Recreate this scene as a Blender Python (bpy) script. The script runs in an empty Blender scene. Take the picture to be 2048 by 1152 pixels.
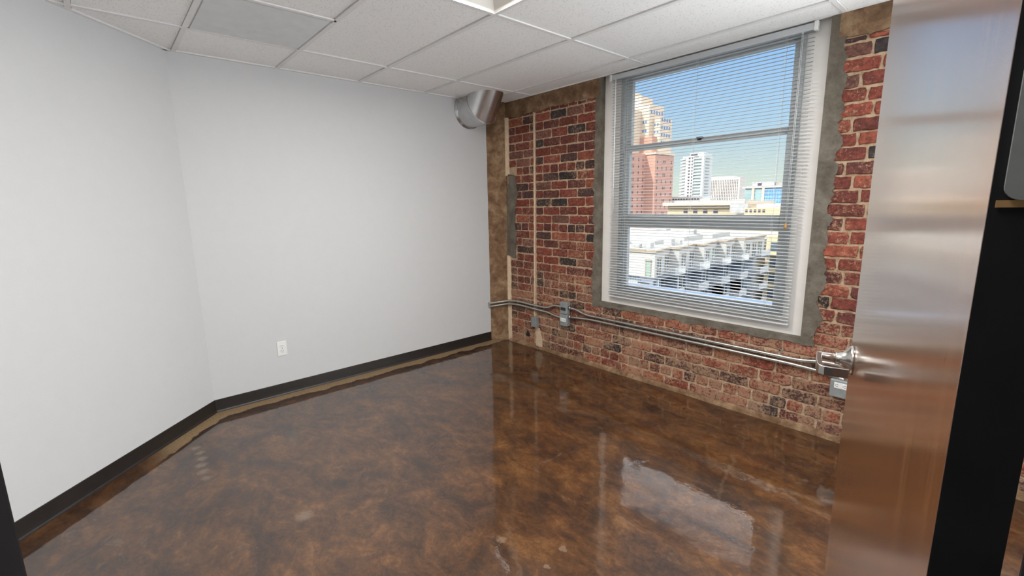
import bpy, bmesh, math, random
from mathutils import Vector, Matrix, noise
C = bpy.context.scene.collection
S = bpy.context.scene
rnd = random.Random(7)
sin, cos, PI = math.sin, math.cos, math.pi

# ---------------------------------------------------------------- camera
CAMP = Vector((3.7629, -3.1651, 1.4463))
YAW, PITCH, ROLL, FPX = -0.8471, -0.1804, -0.0171, 919.19
cam_d = bpy.data.cameras.new('camera'); cam = bpy.data.objects.new('camera', cam_d); C.objects.link(cam)
_f = Vector((sin(YAW)*cos(PITCH), cos(YAW)*cos(PITCH), sin(PITCH)))
_r = Vector((cos(YAW), -sin(YAW), 0)); _u = _r.cross(_f)
_r2 = cos(ROLL)*_r + sin(ROLL)*_u; _u2 = -sin(ROLL)*_r + cos(ROLL)*_u
M = Matrix((_r2, _u2, -_f)).transposed().to_4x4(); M.translation = CAMP
cam.matrix_world = M
cam_d.sensor_width = 36; cam_d.lens = FPX/2048*36; cam_d.clip_start = .02; cam_d.clip_end = 3000
S.camera = cam

# ---------------------------------------------------------------- view, sky, sun, room lights
S.view_settings.view_transform = 'Standard'; S.view_settings.look = 'None'
S.view_settings.gamma = 1; S.view_settings.use_curve_mapping = False
S.view_settings.exposure = 0.0
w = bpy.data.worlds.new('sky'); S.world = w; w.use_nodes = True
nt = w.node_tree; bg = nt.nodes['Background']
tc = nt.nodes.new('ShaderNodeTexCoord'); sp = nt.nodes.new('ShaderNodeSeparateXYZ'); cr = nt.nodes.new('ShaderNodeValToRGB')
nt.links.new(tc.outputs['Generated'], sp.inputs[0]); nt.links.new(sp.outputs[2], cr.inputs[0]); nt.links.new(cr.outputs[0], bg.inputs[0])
els = cr.color_ramp.elements
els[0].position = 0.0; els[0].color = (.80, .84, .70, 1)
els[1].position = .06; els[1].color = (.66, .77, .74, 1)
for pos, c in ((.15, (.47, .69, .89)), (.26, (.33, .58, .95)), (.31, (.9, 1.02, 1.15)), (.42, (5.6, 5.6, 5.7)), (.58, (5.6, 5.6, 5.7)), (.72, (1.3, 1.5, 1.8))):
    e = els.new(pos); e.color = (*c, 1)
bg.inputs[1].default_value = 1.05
sun_d = bpy.data.lights.new('sun', 'SUN'); sun_d.energy = 5.6; sun_d.angle = .009; sun_d.color = (1, .93, .80)
sun = bpy.data.objects.new('sun', sun_d); C.objects.link(sun)
sun.rotation_euler = Vector((1, 3.4, -3.0)).to_track_quat('-Z', 'Y').to_euler(); sun.location = (0, 0, 60)
def area(name, loc, sx, sy, power, col, aim=(0, 0, -1)):
    d = bpy.data.lights.new(name, 'AREA'); d.shape = 'RECTANGLE'; d.size = sx; d.size_y = sy; d.energy = power; d.color = col
    o = bpy.data.objects.new(name, d); C.objects.link(o); o.location = loc
    o.rotation_euler = Vector(aim).to_track_quat('-Z', 'Y').to_euler(); return o
H = 2.434; A0 = .5087; B0 = .2361; L = 2.7158; WA = .7913; T = .6096
TROFF = [(A0+2*T, -(B0+2*T)), (A0+2*T, -(B0+5*T)), (A0+4*T, -(B0+4*T))]     # near-brick left corner of each lit 2x2 light
for i, (x, y) in enumerate(TROFF):
    area('troffer_lamp', (x+T/2, y-T/2, H+.012), .42, .42, 41, (1, .97, .93))
area('hallway_lamp', (3.2, -5.6, H-.05), .6, .6, 8, (1, .97, .93))
area('added_fill_lamp', (4.25, .10, 1.45), .95, 1.6, 105, (.90, .96, 1), (-.15, -1, .45))  # added fill lamp in the made-up side opening, brightens ceiling and walls

# ---------------------------------------------------------------- materials
def newmat(name):
    m = bpy.data.materials.new(name); m.use_nodes = True
    return m, m.node_tree, m.node_tree.nodes['Principled BSDF']
class NB:
    """small node-building helper"""
    def __init__(s, nt): s.nt = nt; s.pos = None
    def n(s, t, **k):
        q = s.nt.nodes.new(t)
        for a, b in k.items(): setattr(q, a, b)
        return q
    def link(s, a, b): s.nt.links.new(a, b)
    def P(s):
        if not s.pos: s.pos = s.n('ShaderNodeNewGeometry').outputs['Position']
        return s.pos
    def noise(s, scale, detail=4, rough=.55, dist=0, vec=None, col=False):
        q = s.n('ShaderNodeTexNoise'); q.inputs['Scale'].default_value = scale; q.inputs['Detail'].default_value = detail
        q.inputs['Roughness'].default_value = rough; q.inputs['Distortion'].default_value = dist
        s.link(vec if vec else s.P(), q.inputs['Vector']); return q.outputs[1 if col else 0]
    def math(s, op, a, b=None, clamp=False):
        q = s.n('ShaderNodeMath', operation=op, use_clamp=clamp)
        for i, v in enumerate((a, b)):
            if v is None: continue
            if isinstance(v, (int, float)): q.inputs[i].default_value = v
            else: s.link(v, q.inputs[i])
        return q.outputs[0]
    def ramp(s, fac, stops):
        q = s.n('ShaderNodeValToRGB'); e = q.color_ramp.elements
        for i, (p, c) in enumerate(stops):
            x = e[i] if i < 2 else e.new(p)
            x.position = p; x.color = (*c, 1) if len(c) == 3 else c
        s.link(fac, q.inputs[0]); return q.outputs[0]
    def step(s, fac, a, b):
        q = s.n('ShaderNodeMapRange', interpolation_type='SMOOTHSTEP'); s.link(fac, q.inputs[0])
        q.inputs[1].default_value = a; q.inputs[2].default_value = b; return q.outputs[0]
    def mix(s, fac, a, b, mode='MIX'):
        q = s.n('ShaderNodeMix', data_type='RGBA', blend_type=mode)
        for i, v in ((0, fac), (6, a), (7, b)):
            if isinstance(v, (int, float)): q.inputs[i].default_value = v
            elif isinstance(v, tuple): q.inputs[i].default_value = (*v, 1) if len(v) == 3 else v
            else: s.link(v, q.inputs[i])
        return q.outputs[2]
    def bump(s, h, strength, dist, nrm=None):
        q = s.n('ShaderNodeBump'); q.inputs['Strength'].default_value = strength; q.inputs['Distance'].default_value = dist
        s.link(h, q.inputs['Height'])
        if nrm: s.link(nrm, q.inputs['Normal'])
        return q.outputs[0]
    def near(s, x, y, r, soft, wob=.05, wscale=45):
        v = s.n('ShaderNodeVectorMath', operation='DISTANCE'); s.link(s.P(), v.inputs[0]); v.inputs[1].default_value = (x, y, 0)
        d = s.math('ADD', v.outputs['Value'], s.math('MULTIPLY', s.math('SUBTRACT', s.noise(wscale, 3), .5), wob))
        return s.math('SUBTRACT', 1, s.step(d, r-soft, r+soft))
def mat(name, c, rough=.5, metal=0, var=.08, scale=14, bump=0, bscale=200, bdist=.001, coat=0, stretch=None, spec=.5):
    m, nt, b = newmat(name); k = NB(nt)
    vec = None
    if stretch:
        mp = k.n('ShaderNodeMapping'); mp.inputs['Scale'].default_value = stretch; k.link(k.P(), mp.inputs[0]); vec = mp.outputs[0]
    f = k.noise(scale, 5, vec=vec)
    lo = tuple(max(0, x*(1-var)) for x in c); hi = tuple(x*(1+var) for x in c)
    k.link(k.ramp(f, [(.3, lo), (.7, hi)]), b.inputs['Base Color'])
    b.inputs['Roughness'].default_value = rough; b.inputs['Metallic'].default_value = metal
    b.inputs['Specular IOR Level'].default_value = spec
    if coat: b.inputs['Coat Weight'].default_value = coat; b.inputs['Coat Roughness'].default_value = .08
    if bump: k.link(k.bump(k.noise(bscale, 4, vec=vec), bump, bdist), b.inputs['Normal'])
    return m
WHITE = mat('painted_drywall', (.63, .635, .64), .6, var=.01, bump=.25, bscale=160, bdist=.0015)
WINWHITE = mat('white_plaster_reveal', (.80, .77, .73), .6, var=.03, bump=.2, bscale=60)
BLACKBASE = mat('dark_rubber_base', (.018, .014, .012), .45, var=.2)
FRAME = mat('grey_aluminium_frame', (.42, .44, .44), .4, var=.04)
BLIND = mat('white_blind_slat', (.56, .58, .60), .45, var=.01)
CORD = mat('blind_cord', (.75, .75, .74), .8)
TASSEL = mat('amber_tassel', (.5, .25, .06), .5)
GALV = mat('galvanised_steel', (.62, .62, .62), .27, 1, var=.12, scale=9, bump=.12, bscale=7, bdist=.004)
STEEL = mat('brushed_nickel', (.62, .60, .57), .24, 1, var=.05, scale=60)
EMT = mat('conduit_steel', (.55, .54, .50), .33, 1, var=.12, scale=30)
BOXG = mat('grey_electrical_box', (.30, .32, .32), .5, .3, var=.1, scale=30)
PLASTIC = mat('white_plastic', (.82, .82, .80), .35, var=.01)
DARKSLOT = mat('dark_slot', (.02, .02, .02), .6)
JAMB = mat('dark_bronze_frame', (.012, .012, .014), .45, var=.2, spec=.3)
BRASS = mat('brass_edge', (.62, .38, .17), .4, .6)
TBAR = mat('white_ceiling_grid', (.82, .81, .80), .5, var=.02)
GRILLE = mat('grey_return_grille', (.74, .74, .73), .45, var=.04)
GRDARK = mat('grille_backing', (.55, .55, .54), .7, var=.05)
DUCTIN = mat('duct_collar_dark', (.12, .12, .12), .7)
TROFW = mat('troffer_white', (.86, .84, .78), .5, var=.02)
CORKM = mat('cream_mortar', (.62, .47, .32), .85, var=.14, scale=40, bump=.6, bscale=60, bdist=.006)

def glassmat():
    m, nt, b = newmat('window_glass'); nt.nodes.remove(b); k = NB(nt)
    tr = k.n('ShaderNodeBsdfTransparent'); gl = k.n('ShaderNodeBsdfGlossy'); gl.inputs['Roughness'].default_value = .02
    tr.inputs[0].default_value = (.95, .97, .97, 1)
    fr = k.n('ShaderNodeFresnel'); fr.inputs[0].default_value = 1.4
    mx = k.n('ShaderNodeMixShader'); k.link(k.math('MULTIPLY', fr.outputs[0], .015), mx.inputs[0]); k.link(tr.outputs[0], mx.inputs[1]); k.link(gl.outputs[0], mx.inputs[2])
    k.link(mx.outputs[0], nt.nodes['Material Output'].inputs[0]); return m
GLASS = glassmat()
def lensmat():
    m, nt, b = newmat('lit_diffuser'); k = NB(nt)
    b.inputs['Base Color'].default_value = (.9, .88, .82, 1); b.inputs['Emission Color'].default_value = (1, .95, .86, 1)
    b.inputs['Emission Strength'].default_value = 1.2
    return m
LENS = lensmat()

def brickmat():
    m, nt, b = newmat('old_red_brick'); k = NB(nt)
    at = k.n('ShaderNodeAttribute', attribute_name='brick_colour').outputs['Color']
    base = k.mix(k.step(k.noise(55, 5), .3, .75), k.mix(1.0, at, (.55, .5, .5), 'MULTIPLY'), k.mix(1.0, at, (1.35, 1.25, 1.2), 'MULTIPLY'))
    # mortar smeared over the brick faces, more of it low on the wall
    sep = k.n('ShaderNodeSeparateXYZ'); k.link(k.P(), sep.inputs[0])
    low = k.math('MULTIPLY', k.math('SUBTRACT', 1, k.step(sep.outputs[2], .15, 1.3)), .075)
    sm = k.math('ADD', k.math('ADD', k.math('MULTIPLY', k.noise(70, 6, .75, 0.4), .68), k.math('MULTIPLY', k.noise(5, 3), .32)), low)
    f = k.step(sm, .522, .61)
    col = k.mix(k.math('MULTIPLY', f, .72), base, (.44, .265, .165))
    col = k.mix(k.math('MULTIPLY', k.step(k.noise(130, 4, .7), .62, .68), .5), col, (.03, .02, .018))
    k.link(col, b.inputs['Base Color']); b.inputs['Roughness'].default_value = .75; b.inputs['Specular IOR Level'].default_value = .35
    h = k.math('ADD', k.noise(70, 6, .75, .4), k.math('MULTIPLY', k.noise(180, 3), .4))
    k.link(k.bump(h, .8, .006), b.inputs['Normal']); return m
BRICK = brickmat()
def mortarmat():
    m, nt, b = newmat('lime_mortar'); k = NB(nt)
    c = k.ramp(k.noise(22, 6, .7), [(.28, (.27, .15, .085)), (.5, (.52, .37, .24)), (.72, (.66, .51, .36))])
    k.link(c, b.inputs['Base Color']); b.inputs['Roughness'].default_value = .9
    k.link(k.bump(k.noise(60, 6, .7), .9, .01), b.inputs['Normal']); return m
MORTAR = mortarmat()
def concmat(name, a, c, d, scale=9):
    m, nt, b = newmat(name); k = NB(nt)
    q = k.ramp(k.noise(scale, 8, .72, .3), [(.34, a), (.5, c), (.66, d)])
    q = k.mix(k.math('MULTIPLY', k.step(k.noise(60, 5, .7), .6, .7), .45), q, tuple(x*.4 for x in a))
    k.link(q, b.inputs['Base Color']); b.inputs['Roughness'].default_value = .85
    k.link(k.bump(k.noise(50, 8, .75), .8, .008), b.inputs['Normal']); return m
TANCON = concmat('stained_tan_concrete', (.100, .050, .022), (.215, .122, .062), (.37, .245, .14))
CEMENT = concmat('grey_cement_patch', (.090, .072, .052), (.150, .128, .098), (.225, .195, .155), 7)

def floormat():
    m, nt, b = newmat('stained_polished_concrete'); k = NB(nt)
    mp = k.n('ShaderNodeMapping'); mp.inputs['Scale'].default_value = (1.0, 1.5, 1); mp.inputs['Rotation'].default_value = (0, 0, .5); k.link(k.P(), mp.inputs[0]); v = mp.outputs[0]
    n1 = k.noise(3.2, 14, .74, .5, v); n2 = k.noise(10, 12, .80, .8, v); n3 = k.noise(60, 8, .8)
    f = k.math('ADD', k.math('ADD', k.math('MULTIPLY', n1, .5), k.math('MULTIPLY', n2, .34)), k.math('MULTIPLY', n3, .16))
    c = k.ramp(f, [(.38, (.007, .0022, .0005)), (.45, (.030, .0100, .0018)), (.53, (.078, .029, .0058)), (.60, (.145, .062, .016)), (.68, (.30, .165, .068))])
    # paler chalky blotches
    c = k.mix(k.math('MULTIPLY', k.step(k.noise(5.5, 8, .7, 1.2), .60, .70), .45), c, (.14, .092, .060))
    sep = k.n('ShaderNodeSeparateXYZ'); k.link(k.P(), sep.inputs[0]); X, Y = sep.outputs[0], sep.outputs[1]
    # unsealed strip along the white walls
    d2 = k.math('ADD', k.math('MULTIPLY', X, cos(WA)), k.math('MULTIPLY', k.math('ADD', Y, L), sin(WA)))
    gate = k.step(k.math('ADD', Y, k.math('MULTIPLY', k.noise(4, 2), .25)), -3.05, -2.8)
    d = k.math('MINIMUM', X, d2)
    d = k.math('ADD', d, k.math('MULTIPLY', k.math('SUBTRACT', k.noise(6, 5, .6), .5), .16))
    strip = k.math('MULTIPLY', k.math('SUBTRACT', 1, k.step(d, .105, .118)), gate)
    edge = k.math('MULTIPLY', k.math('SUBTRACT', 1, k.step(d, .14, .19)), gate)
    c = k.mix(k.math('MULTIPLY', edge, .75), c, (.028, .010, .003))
    c = k.mix(strip, c, k.ramp(k.noise(90, 5, .7), [(.3, (.16, .10, .048)), (.7, (.36, .25, .14))]))
    marks = None
    spots = [(2.60, -1.875, .018, .004), (2.62, -1.995, .014, .003), (2.38, -2.03, .02, .01), (1.62, -2.62, .035, .02), (1.95, -3.0, .03, .02)]
    for i in range(6): spots.append((.50+i*.085, -2.90+.016*rnd.uniform(-1, 1), rnd.uniform(.018, .034), .014))
    for x, y, r, s_ in spots:
        q = k.near(x, y, r, s_); marks = q if marks is None else k.math('MAXIMUM', marks, q)
    c = k.mix(k.math('MULTIPLY', marks, .40), c, (.26, .19, .13))
    # two hairline slab cracks
    for (ax, ay, bx, by) in ((2.95, -1.25, 2.75, -.55), (2.25, -1.9, 3.1, -2.45)):
        ln = math.hypot(bx-ax, by-ay); nx, ny = -(by-ay)/ln, (bx-ax)/ln; tx, ty = (bx-ax)/ln, (by-ay)/ln
        dn = k.math('ADD', k.math('ADD', k.math('MULTIPLY', X, nx), k.math('MULTIPLY', Y, ny)), -(ax*nx+ay*ny))
        dn = k.math('ABSOLUTE', k.math('ADD', dn, k.math('MULTIPLY', k.math('SUBTRACT', k.noise(7, 5), .5), .12)))
        tt = k.math('ADD', k.math('ADD', k.math('MULTIPLY', X, tx), k.math('MULTIPLY', Y, ty)), -(ax*tx+ay*ty))
        g = k.math('MULTIPLY', k.step(tt, 0, .1), k.math('SUBTRACT', 1, k.step(tt, ln-.1, ln)))
        c = k.mix(k.math('MULTIPLY', k.math('MULTIPLY', k.math('SUBTRACT', 1, k.step(dn, .002, .014)), g), .22), c, (.16, .10, .06))
    k.link(c, b.inputs['Base Color']); b.inputs['Roughness'].default_value = .55; b.inputs['Specular IOR Level'].default_value = .3
    k.link(k.math('SUBTRACT', 1, k.math('MULTIPLY', strip, .85)), b.inputs['Coat Weight'])
    b.inputs['Coat Roughness'].default_value = .035; b.inputs['Coat IOR'].default_value = 1.70
    hb = k.bump(k.noise(60, 3), .06, .004)
    k.link(hb, b.inputs['Normal'])
    rip = k.math('ADD', k.noise(4, 2), k.math('MULTIPLY', k.noise(45, 2), .10))
    k.link(k.bump(rip, .12, .02), b.inputs['Coat Normal'])
    return m
FLOOR = floormat()
def tilemat():
    m, nt, b = newmat('fissured_ceiling_tile'); k = NB(nt)
    v = k.n('ShaderNodeTexVoronoi'); v.inputs['Scale'].default_value = 85; k.link(k.P(), v.inputs['Vector'])
    sp_ = k.math('MULTIPLY', k.math('SUBTRACT', 1, k.step(v.outputs['Distance'], .14, .40)), k.step(k.noise(38, 3, .7), .42, .55))
    n = k.step(k.noise(210, 3, .8), .60, .72)
    c = k.mix(k.math('MULTIPLY', k.math('MAXIMUM', sp_, n), .55), (.93, .925, .91), (.52, .49, .46))
    k.link(c, b.inputs['Base Color']); b.inputs['Roughness'].default_value = .9
    k.link(k.bump(k.math('SUBTRACT', 1, sp_), .4, .002), b.inputs['Normal']); return m
TILE = tilemat()
def doormat_():
    m, nt, b = newmat('brushed_brown_veneer'); k = NB(nt)
    mp = k.n('ShaderNodeMapping'); mp.inputs['Scale'].default_value = (60, 60, 1.2); k.link(k.P(), mp.inputs[0])
    f = k.noise(2.0, 7, .65, .2, mp.outputs[0])
    c = k.ramp(f, [(.3, (.085, .034, .014)), (.55, (.15, .066, .029)), (.75, (.24, .125, .065))])
    k.link(c, b.inputs['Base Color']); b.inputs['Roughness'].default_value = .24; b.inputs['Specular IOR Level'].default_value = .7
    b.inputs['Coat Weight'].default_value = 1; b.inputs['Coat Roughness'].default_value = .15; b.inputs['Coat IOR'].default_value = 2.6; b.inputs['Coat Tint'].default_value = (1, .88, .77, 1)
    k.link(k.bump(f, .035, .001), b.inputs['Normal']); return m
DOORM = doormat_()

# ---------------------------------------------------------------- mesh helpers
class MB:
    def __init__(s): s.v = []; s.f = []; s.sm = []; s.c = []
    def add(s, vs, fs, smooth=False, col=None):
        o = len(s.v); s.v += [Vector(p) for p in vs]
        for f in fs: s.f.append([i+o for i in f]); s.sm.append(smooth); s.c.append(col)
        return s
    def box(s, x0, x1, y0, y1, z0, z1):
        return s.add([(x, y, z) for x in (x0, x1) for y in (y0, y1) for z in (z0, z1)],
                     [(0, 1, 3, 2), (4, 6, 7, 5), (0, 4, 5, 1), (2, 3, 7, 6), (0, 2, 6, 4), (1, 5, 7, 3)])
    def obox(s, o, a, b, c):
        """box from corner o with edge vectors a, b, c"""
        o, a, b, c = map(Vector, (o, a, b, c))
        vs = [o+i*a+j*b+k*c for i in (0, 1) for j in (0, 1) for k in (0, 1)]
        return s.add(vs, [(0, 1, 3, 2), (4, 6, 7, 5), (0, 4, 5, 1), (2, 3, 7, 6), (0, 2, 6, 4), (1, 5, 7, 3)])
    def prism(s, poly, z0, z1):
        n = len(poly)
        return s.add([(x, y, z0) for x, y in poly]+[(x, y, z1) for x, y in poly],
                     [list(range(n))[::-1], list(range(n, 2*n))]+[(i, (i+1) % n, n+(i+1) % n, n+i) for i in range(n)])
    def prism_y(s, poly, y0, y1):
        n = len(poly)
        return s.add([(x, y0, z) for x, z in poly]+[(x, y1, z) for x, z in poly],
                     [list(range(n)), list(range(n, 2*n))[::-1]]+[(i, n+i, n+(i+1) % n, (i+1) % n) for i in range(n)])
    def lathe(s, o, axis, prof, n=28, up=None):
        """prof: (distance along axis, radius)"""
        o = Vector(o); a = Vector(axis).normalized(); u = a.orthogonal().normalized(); v_ = a.cross(u)
        b = len(s.v); k = len(prof)
        for d, r in prof:
            for i in range(n):
                t = 2*PI*i/n; s.v.append(o+a*d+(u*cos(t)+v_*sin(t))*r)
        for j in range(k-1):
            for i in range(n):
                i2 = (i+1) % n; s.f.append([b+j*n+i, b+j*n+i2, b+(j+1)*n+i2, b+(j+1)*n+i]); s.sm.append(True); s.c.append(None)
        s.f.append([b+i for i in range(n)][::-1]); s.f.append([b+(k-1)*n+i for i in range(n)]); s.sm += [False]*2; s.c += [None]*2
        return s
    def tube(s, pts, r, n=12):
        pts = [Vector(p) for p in pts]; b = len(s.v); k = len(pts); ref = Vector((0, 0, 1))
        for j, p in enumerate(pts):
            d = (pts[min(j+1, k-1)]-pts[max(j-1, 0)]).normalized()
            u = d.cross(ref)
            if u.length < .05: u = d.cross(Vector((0, 1, 0)))
            u.normalize(); v_ = d.cross(u)
            for i in range(n):
                t = 2*PI*i/n; s.v.append(p+(u*cos(t)+v_*sin(t))*r)
        for j in range(k-1):
            for i in range(n):
                i2 = (i+1) % n; s.f.append([b+j*n+i, b+(j+1)*n+i, b+(j+1)*n+i2, b+j*n+i2]); s.sm.append(True); s.c.append(None)
        s.f.append([b+i for i in range(n)]); s.f.append([b+(k-1)*n+i for i in range(n)][::-1]); s.sm += [False]*2; s.c += [None]*2
        return s
    def build(s, name, m, parent=None, at=None, bevel=0, seg=2):
        org = Vector(parent['_o']) if parent else Vector(at or (0, 0, 0))
        me = bpy.data.meshes.new(name); me.from_pydata([tuple(p-org) for p in s.v], [], s.f)
        me.polygons.foreach_set('use_smooth', s.sm)
        bm = bmesh.new(); bm.from_mesh(me); bmesh.ops.recalc_face_normals(bm, faces=bm.faces); bm.to_mesh(me); bm.free()
        if any(c is not None for c in s.c):
            a = me.color_attributes.new('brick_colour', 'FLOAT_COLOR', 'CORNER')
            for p in me.polygons:
                c = s.c[p.index] or (.5, .4, .3)
                for li in p.loop_indices: a.data[li].color = (*c, 1)
        me.materials.append(m); o = bpy.data.objects.new(name, me); C.objects.link(o)
        if parent: o.parent = parent
        else: o.location = org
        o['_o'] = tuple(org)
        if bevel:
            q = o.modifiers.new('bevel', 'BEVEL'); q.width = bevel; q.segments = seg; q.limit_method = 'ANGLE'
        return o
def tag(o, label, cat, group=None, kind=None):
    if label: o['label'] = label
    if cat: o['category'] = cat
    if group: o['group'] = group
    if kind: o['kind'] = kind
    return o
def thing(name, label, cat, at, group=None):
    o = bpy.data.objects.new(name, None); C.objects.link(o); o.location = at; o['_o'] = tuple(at); o.empty_display_size = .1
    return tag(o, label, cat, group)
def struct(name, mb, m, label=None, at=None, bevel=0):
    o = mb.build(name, m, None, at, bevel); o['kind'] = 'structure'
    o['label'] = label or name.replace('_', ' ')
    return o
def empty_struct(name, label, at):
    o = bpy.data.objects.new(name, None); C.objects.link(o); o.location = at; o['_o'] = tuple(at); o['kind'] = 'structure'; o['label'] = label; return o
def copy_tree(o, loc, parent=None, delta=None):
    c = o.copy(); C.objects.link(c)
    if parent: c.parent = parent
    else: c.location = loc
    for ch in list(o.children): copy_tree(ch, None, c)
    return c

# ================================================================ ROOM SHELL
dw = Vector((sin(WA), -cos(WA), 0)); ni = Vector((cos(WA), sin(WA), 0))       # angled wall direction, inward normal
Bc = Vector((0, -L, 0))
PIN = Vector((3.786, -2.634, 0)); wd = Vector((-.7071, -.7071, 0)); wn = Vector((-.7071, .7071, 0))   # door wall: along (hinge to strike), room normal
# intersection of angled wall and door wall
den = dw.x*(-wd.y)-(-wd.x)*dw.y
s_int = ((PIN.x-Bc.x)*(-wd.y)-(-wd.x)*(PIN.y-Bc.y))/den
Cc = Bc+dw*s_int
XR = 4.9
struct('floor', MB().box(-.2, XR+.2, -6.6, .02, -.1, 0), FLOOR, 'brown stained glossy concrete floor')
struct('wall_back', MB().box(-.12, 0, -L-.1, 0.3, 0, H+.3), WHITE, 'white painted wall meeting the brick wall')
struct('wall_left', MB().obox(Bc-ni*.12, dw*(s_int+.12), ni*.12, (0, 0, H+.3)), WHITE, 'white painted wall running towards the camera at an angle')
# door wall with the opening: left piece from the far corner to the strike jamb, head, right piece
sC = (Cc-PIN).dot(wd)
dwm = MB(); TH = .13
dwm.obox(PIN+wd*.985-wn*TH, wd*(sC-.985+.1), wn*TH, (0, 0, H+.3))
dwm.obox(PIN-wd*.055-wn*TH, -wd*1.50, wn*TH, (0, 0, H+.3))
_h = dwm.obox(PIN-wd*.055-wn*TH+Vector((0, 0, 2.2)), wd*1.05, wn*TH, (0, 0, H+.3-2.2))
struct('wall_right', dwm, WHITE, 'white painted wall holding the open doorway')
struct('wall_far_right', MB().box(XR, XR+.12, -6.5, .3, 0, H+.3), WHITE, 'white painted wall behind the open door')
struct('wall_hallway', MB().box(.5, XR+.1, -6.42, -6.3, 0, H+.3).box(1.2, 1.32, -6.3, -4.6, 0, H+.3), WHITE, 'white painted hallway wall behind the camera')

# ---- brick wall : mortar backing with the window hole
WX0, WX1, WZ0, WZ1 = 1.325, 2.888, .600, H+.02
bw = MB()
bw.box(-.12, WX0-.02, 0, .32, 0, H+.3); bw.box(WX1+.02, 3.72, 0, .32, 0, H+.3); bw.box(4.78, XR+.1, 0, .32, 0, H+.3); bw.box(3.72, 4.78, 0, .32, 0, .60); bw.box(3.72, 4.78, 0, .32, 2.28, H+.3); bw.box(WX0-.02, WX1+.02, 0, .32, 0, WZ0-.02); bw.box(WX0-.02, WX1+.02, 0, .32, H+.02, H+.3)
wall = struct('wall_brick', bw, MORTAR, 'old exposed red brick wall with cream mortar around the window')
PAL = [((.27, .055, .030), 5), ((.22, .048, .030), 5), ((.33, .080, .040), 3), ((.15, .040, .030), 3), ((.085, .040, .036), 2.2), ((.045, .036, .036), 1.4), ((.32, .085, .035), .9), ((.24, .10, .07), 2)]
def pick():
    t = rnd.random()*sum(w_ for _, w_ in PAL)
    for c, w_ in PAL:
        t -= w_
        if t < 0: break
    k = rnd.uniform(.62, 1.0); m_ = (c[0]+c[1]+c[2])/3; return tuple((x*.90+m_*.10)*k for x in c)
bk = MB(); CH = .0772; J = .012
def brick(x0, x1, z0, z1, depth, jag=.002):
    if x1-x0 < .03: return
    col = pick(); r = min(.0045, (z1-z0)*.2)
    nx = max(3, int((x1-x0)/.022)); pts = []
    for i in range(nx+1): pts.append((x0+r+(x1-x0-2*r)*i/nx, z0))
    for i in range(1, 3): pts.append((x1, z0+r+(z1-z0-2*r)*(i-.5)/2))
    for i in range(nx+1): pts.append((x1-r-(x1-x0-2*r)*i/nx, z1))
    for i in range(1, 3): pts.append((x0, z1-r-(z1-z0-2*r)*(i-.5)/2))
    out = [(x+rnd.uniform(-jag, jag), z+rnd.uniform(-jag, jag)) for x, z in pts]
    cx, cz = (x0+x1)/2, (z0+z1)/2; n = len(out); g = .005
    inn = [(x-(g if x > cx else -g)*min(1, abs(x-cx)/.02), z-(g if z > cz else -g)) for x, z in out]
    tilt = rnd.uniform(-.0015, .0015)
    vs = [(x, 0.002, z) for x, z in out]+[(x, -depth*.55, z) for x, z in out]+[(x, -depth+tilt*(1 if z > cz else -1)+rnd.uniform(-.0006, .0006), z) for x, z in inn]
    fs = [(i, (i+1) % n, n+(i+1) % n, n+i) for i in range(n)]+[(n+i, n+(i+1) % n, 2*n+(i+1) % n, 2*n+i) for i in range(n)]+[list(range(2*n, 3*n))]
    bk.add(vs, fs, False, col)
nc = int(2.29/CH)
def lay(xa, xb, z0, z1, row, jag=.0022):
    header = (row % 7 == 1); x = xa; first = True
    Ls = .100 if header else .205
    if not header and row % 2: x0l = .10
    else: x0l = Ls
    if xa > 1.5: x0l = .07+.13*((row*37 % 10)/10)
    while x < xb-.03:
        l = (x0l if first else Ls)*rnd.uniform(.93, 1.06); first = False
        e = min(x+l, xb)
        if xb-e < .045: e = xb
        mj = rnd.uniform(-.002, .002)
        dz = rnd.uniform(-.0025, .0025)
        brick(x+J*.5, e-J*.5, z0+J*.5+dz+mj, z1-J*.5+dz, rnd.uniform(.005, .010), jag)
        x = e
for row in range(nc+1):
    z0 = .028+row*CH; z1 = z0+CH
    if z1 > 2.305: z1 = 2.30
    sag = 0
    for seg in ((.172, .525), (.552, None)):
        xa, xb = seg
        if xa < .2:
            if .93 < z1 and z0 < 1.74: xa = .26+rnd.uniform(-.02, .02)      # cement patch beside the pilaster
            lay(xa, xb, z0, z1, row); continue
        jag = .0030 if z0 > .9 else .0042
        if z1 < .60: lay(.552, XR-.01, z0, z1, row, jag)
        else:
            lay(xa, 1.285, z0, z1, row, jag)
            lay(2.95, 3.715, z0, z1, row, jag)
bricks = bk.build('bricks', BRICK, wall)
def wavy(pts, amp, step=.02, seed=0, fr=9):
    """resample a polyline with a rough edge"""
    out = []
    for (a, b) in zip(pts[:-1], pts[1:]):
        a = Vector((*a, 0)); b = Vector((*b, 0)); n = max(1, int((b-a).length/step)); d = (b-a).normalized(); nn = Vector((-d.y, d.x, 0))
        for i in range(n):
            p = a+(b-a)*i/n
            k = noise.noise(Vector((p.x*fr+seed, p.y*fr, seed*3.1)))+.5*noise.noise(Vector((p.x*fr*4, p.y*fr*4+seed, 2)))
            q = p+nn*amp*k; out.append((q.x, q.y))
    out.append(tuple(pts[-1])); return out
# concrete beam under the ceiling
low = wavy([(.0, 2.285), (1.30, 2.292)], .022, seed=3)
bm_ = MB().prism_y(low+[(1.30, H+.05), (0, H+.05)], -.014, .01)
low = wavy([(2.93, 2.30), (XR, 2.31)], .022, seed=5)
bm_.prism_y(low+[(XR, H+.05), (2.93, H+.05)], -.014, .01)
bm_.build('concrete_beam', TANCON, wall)
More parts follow.
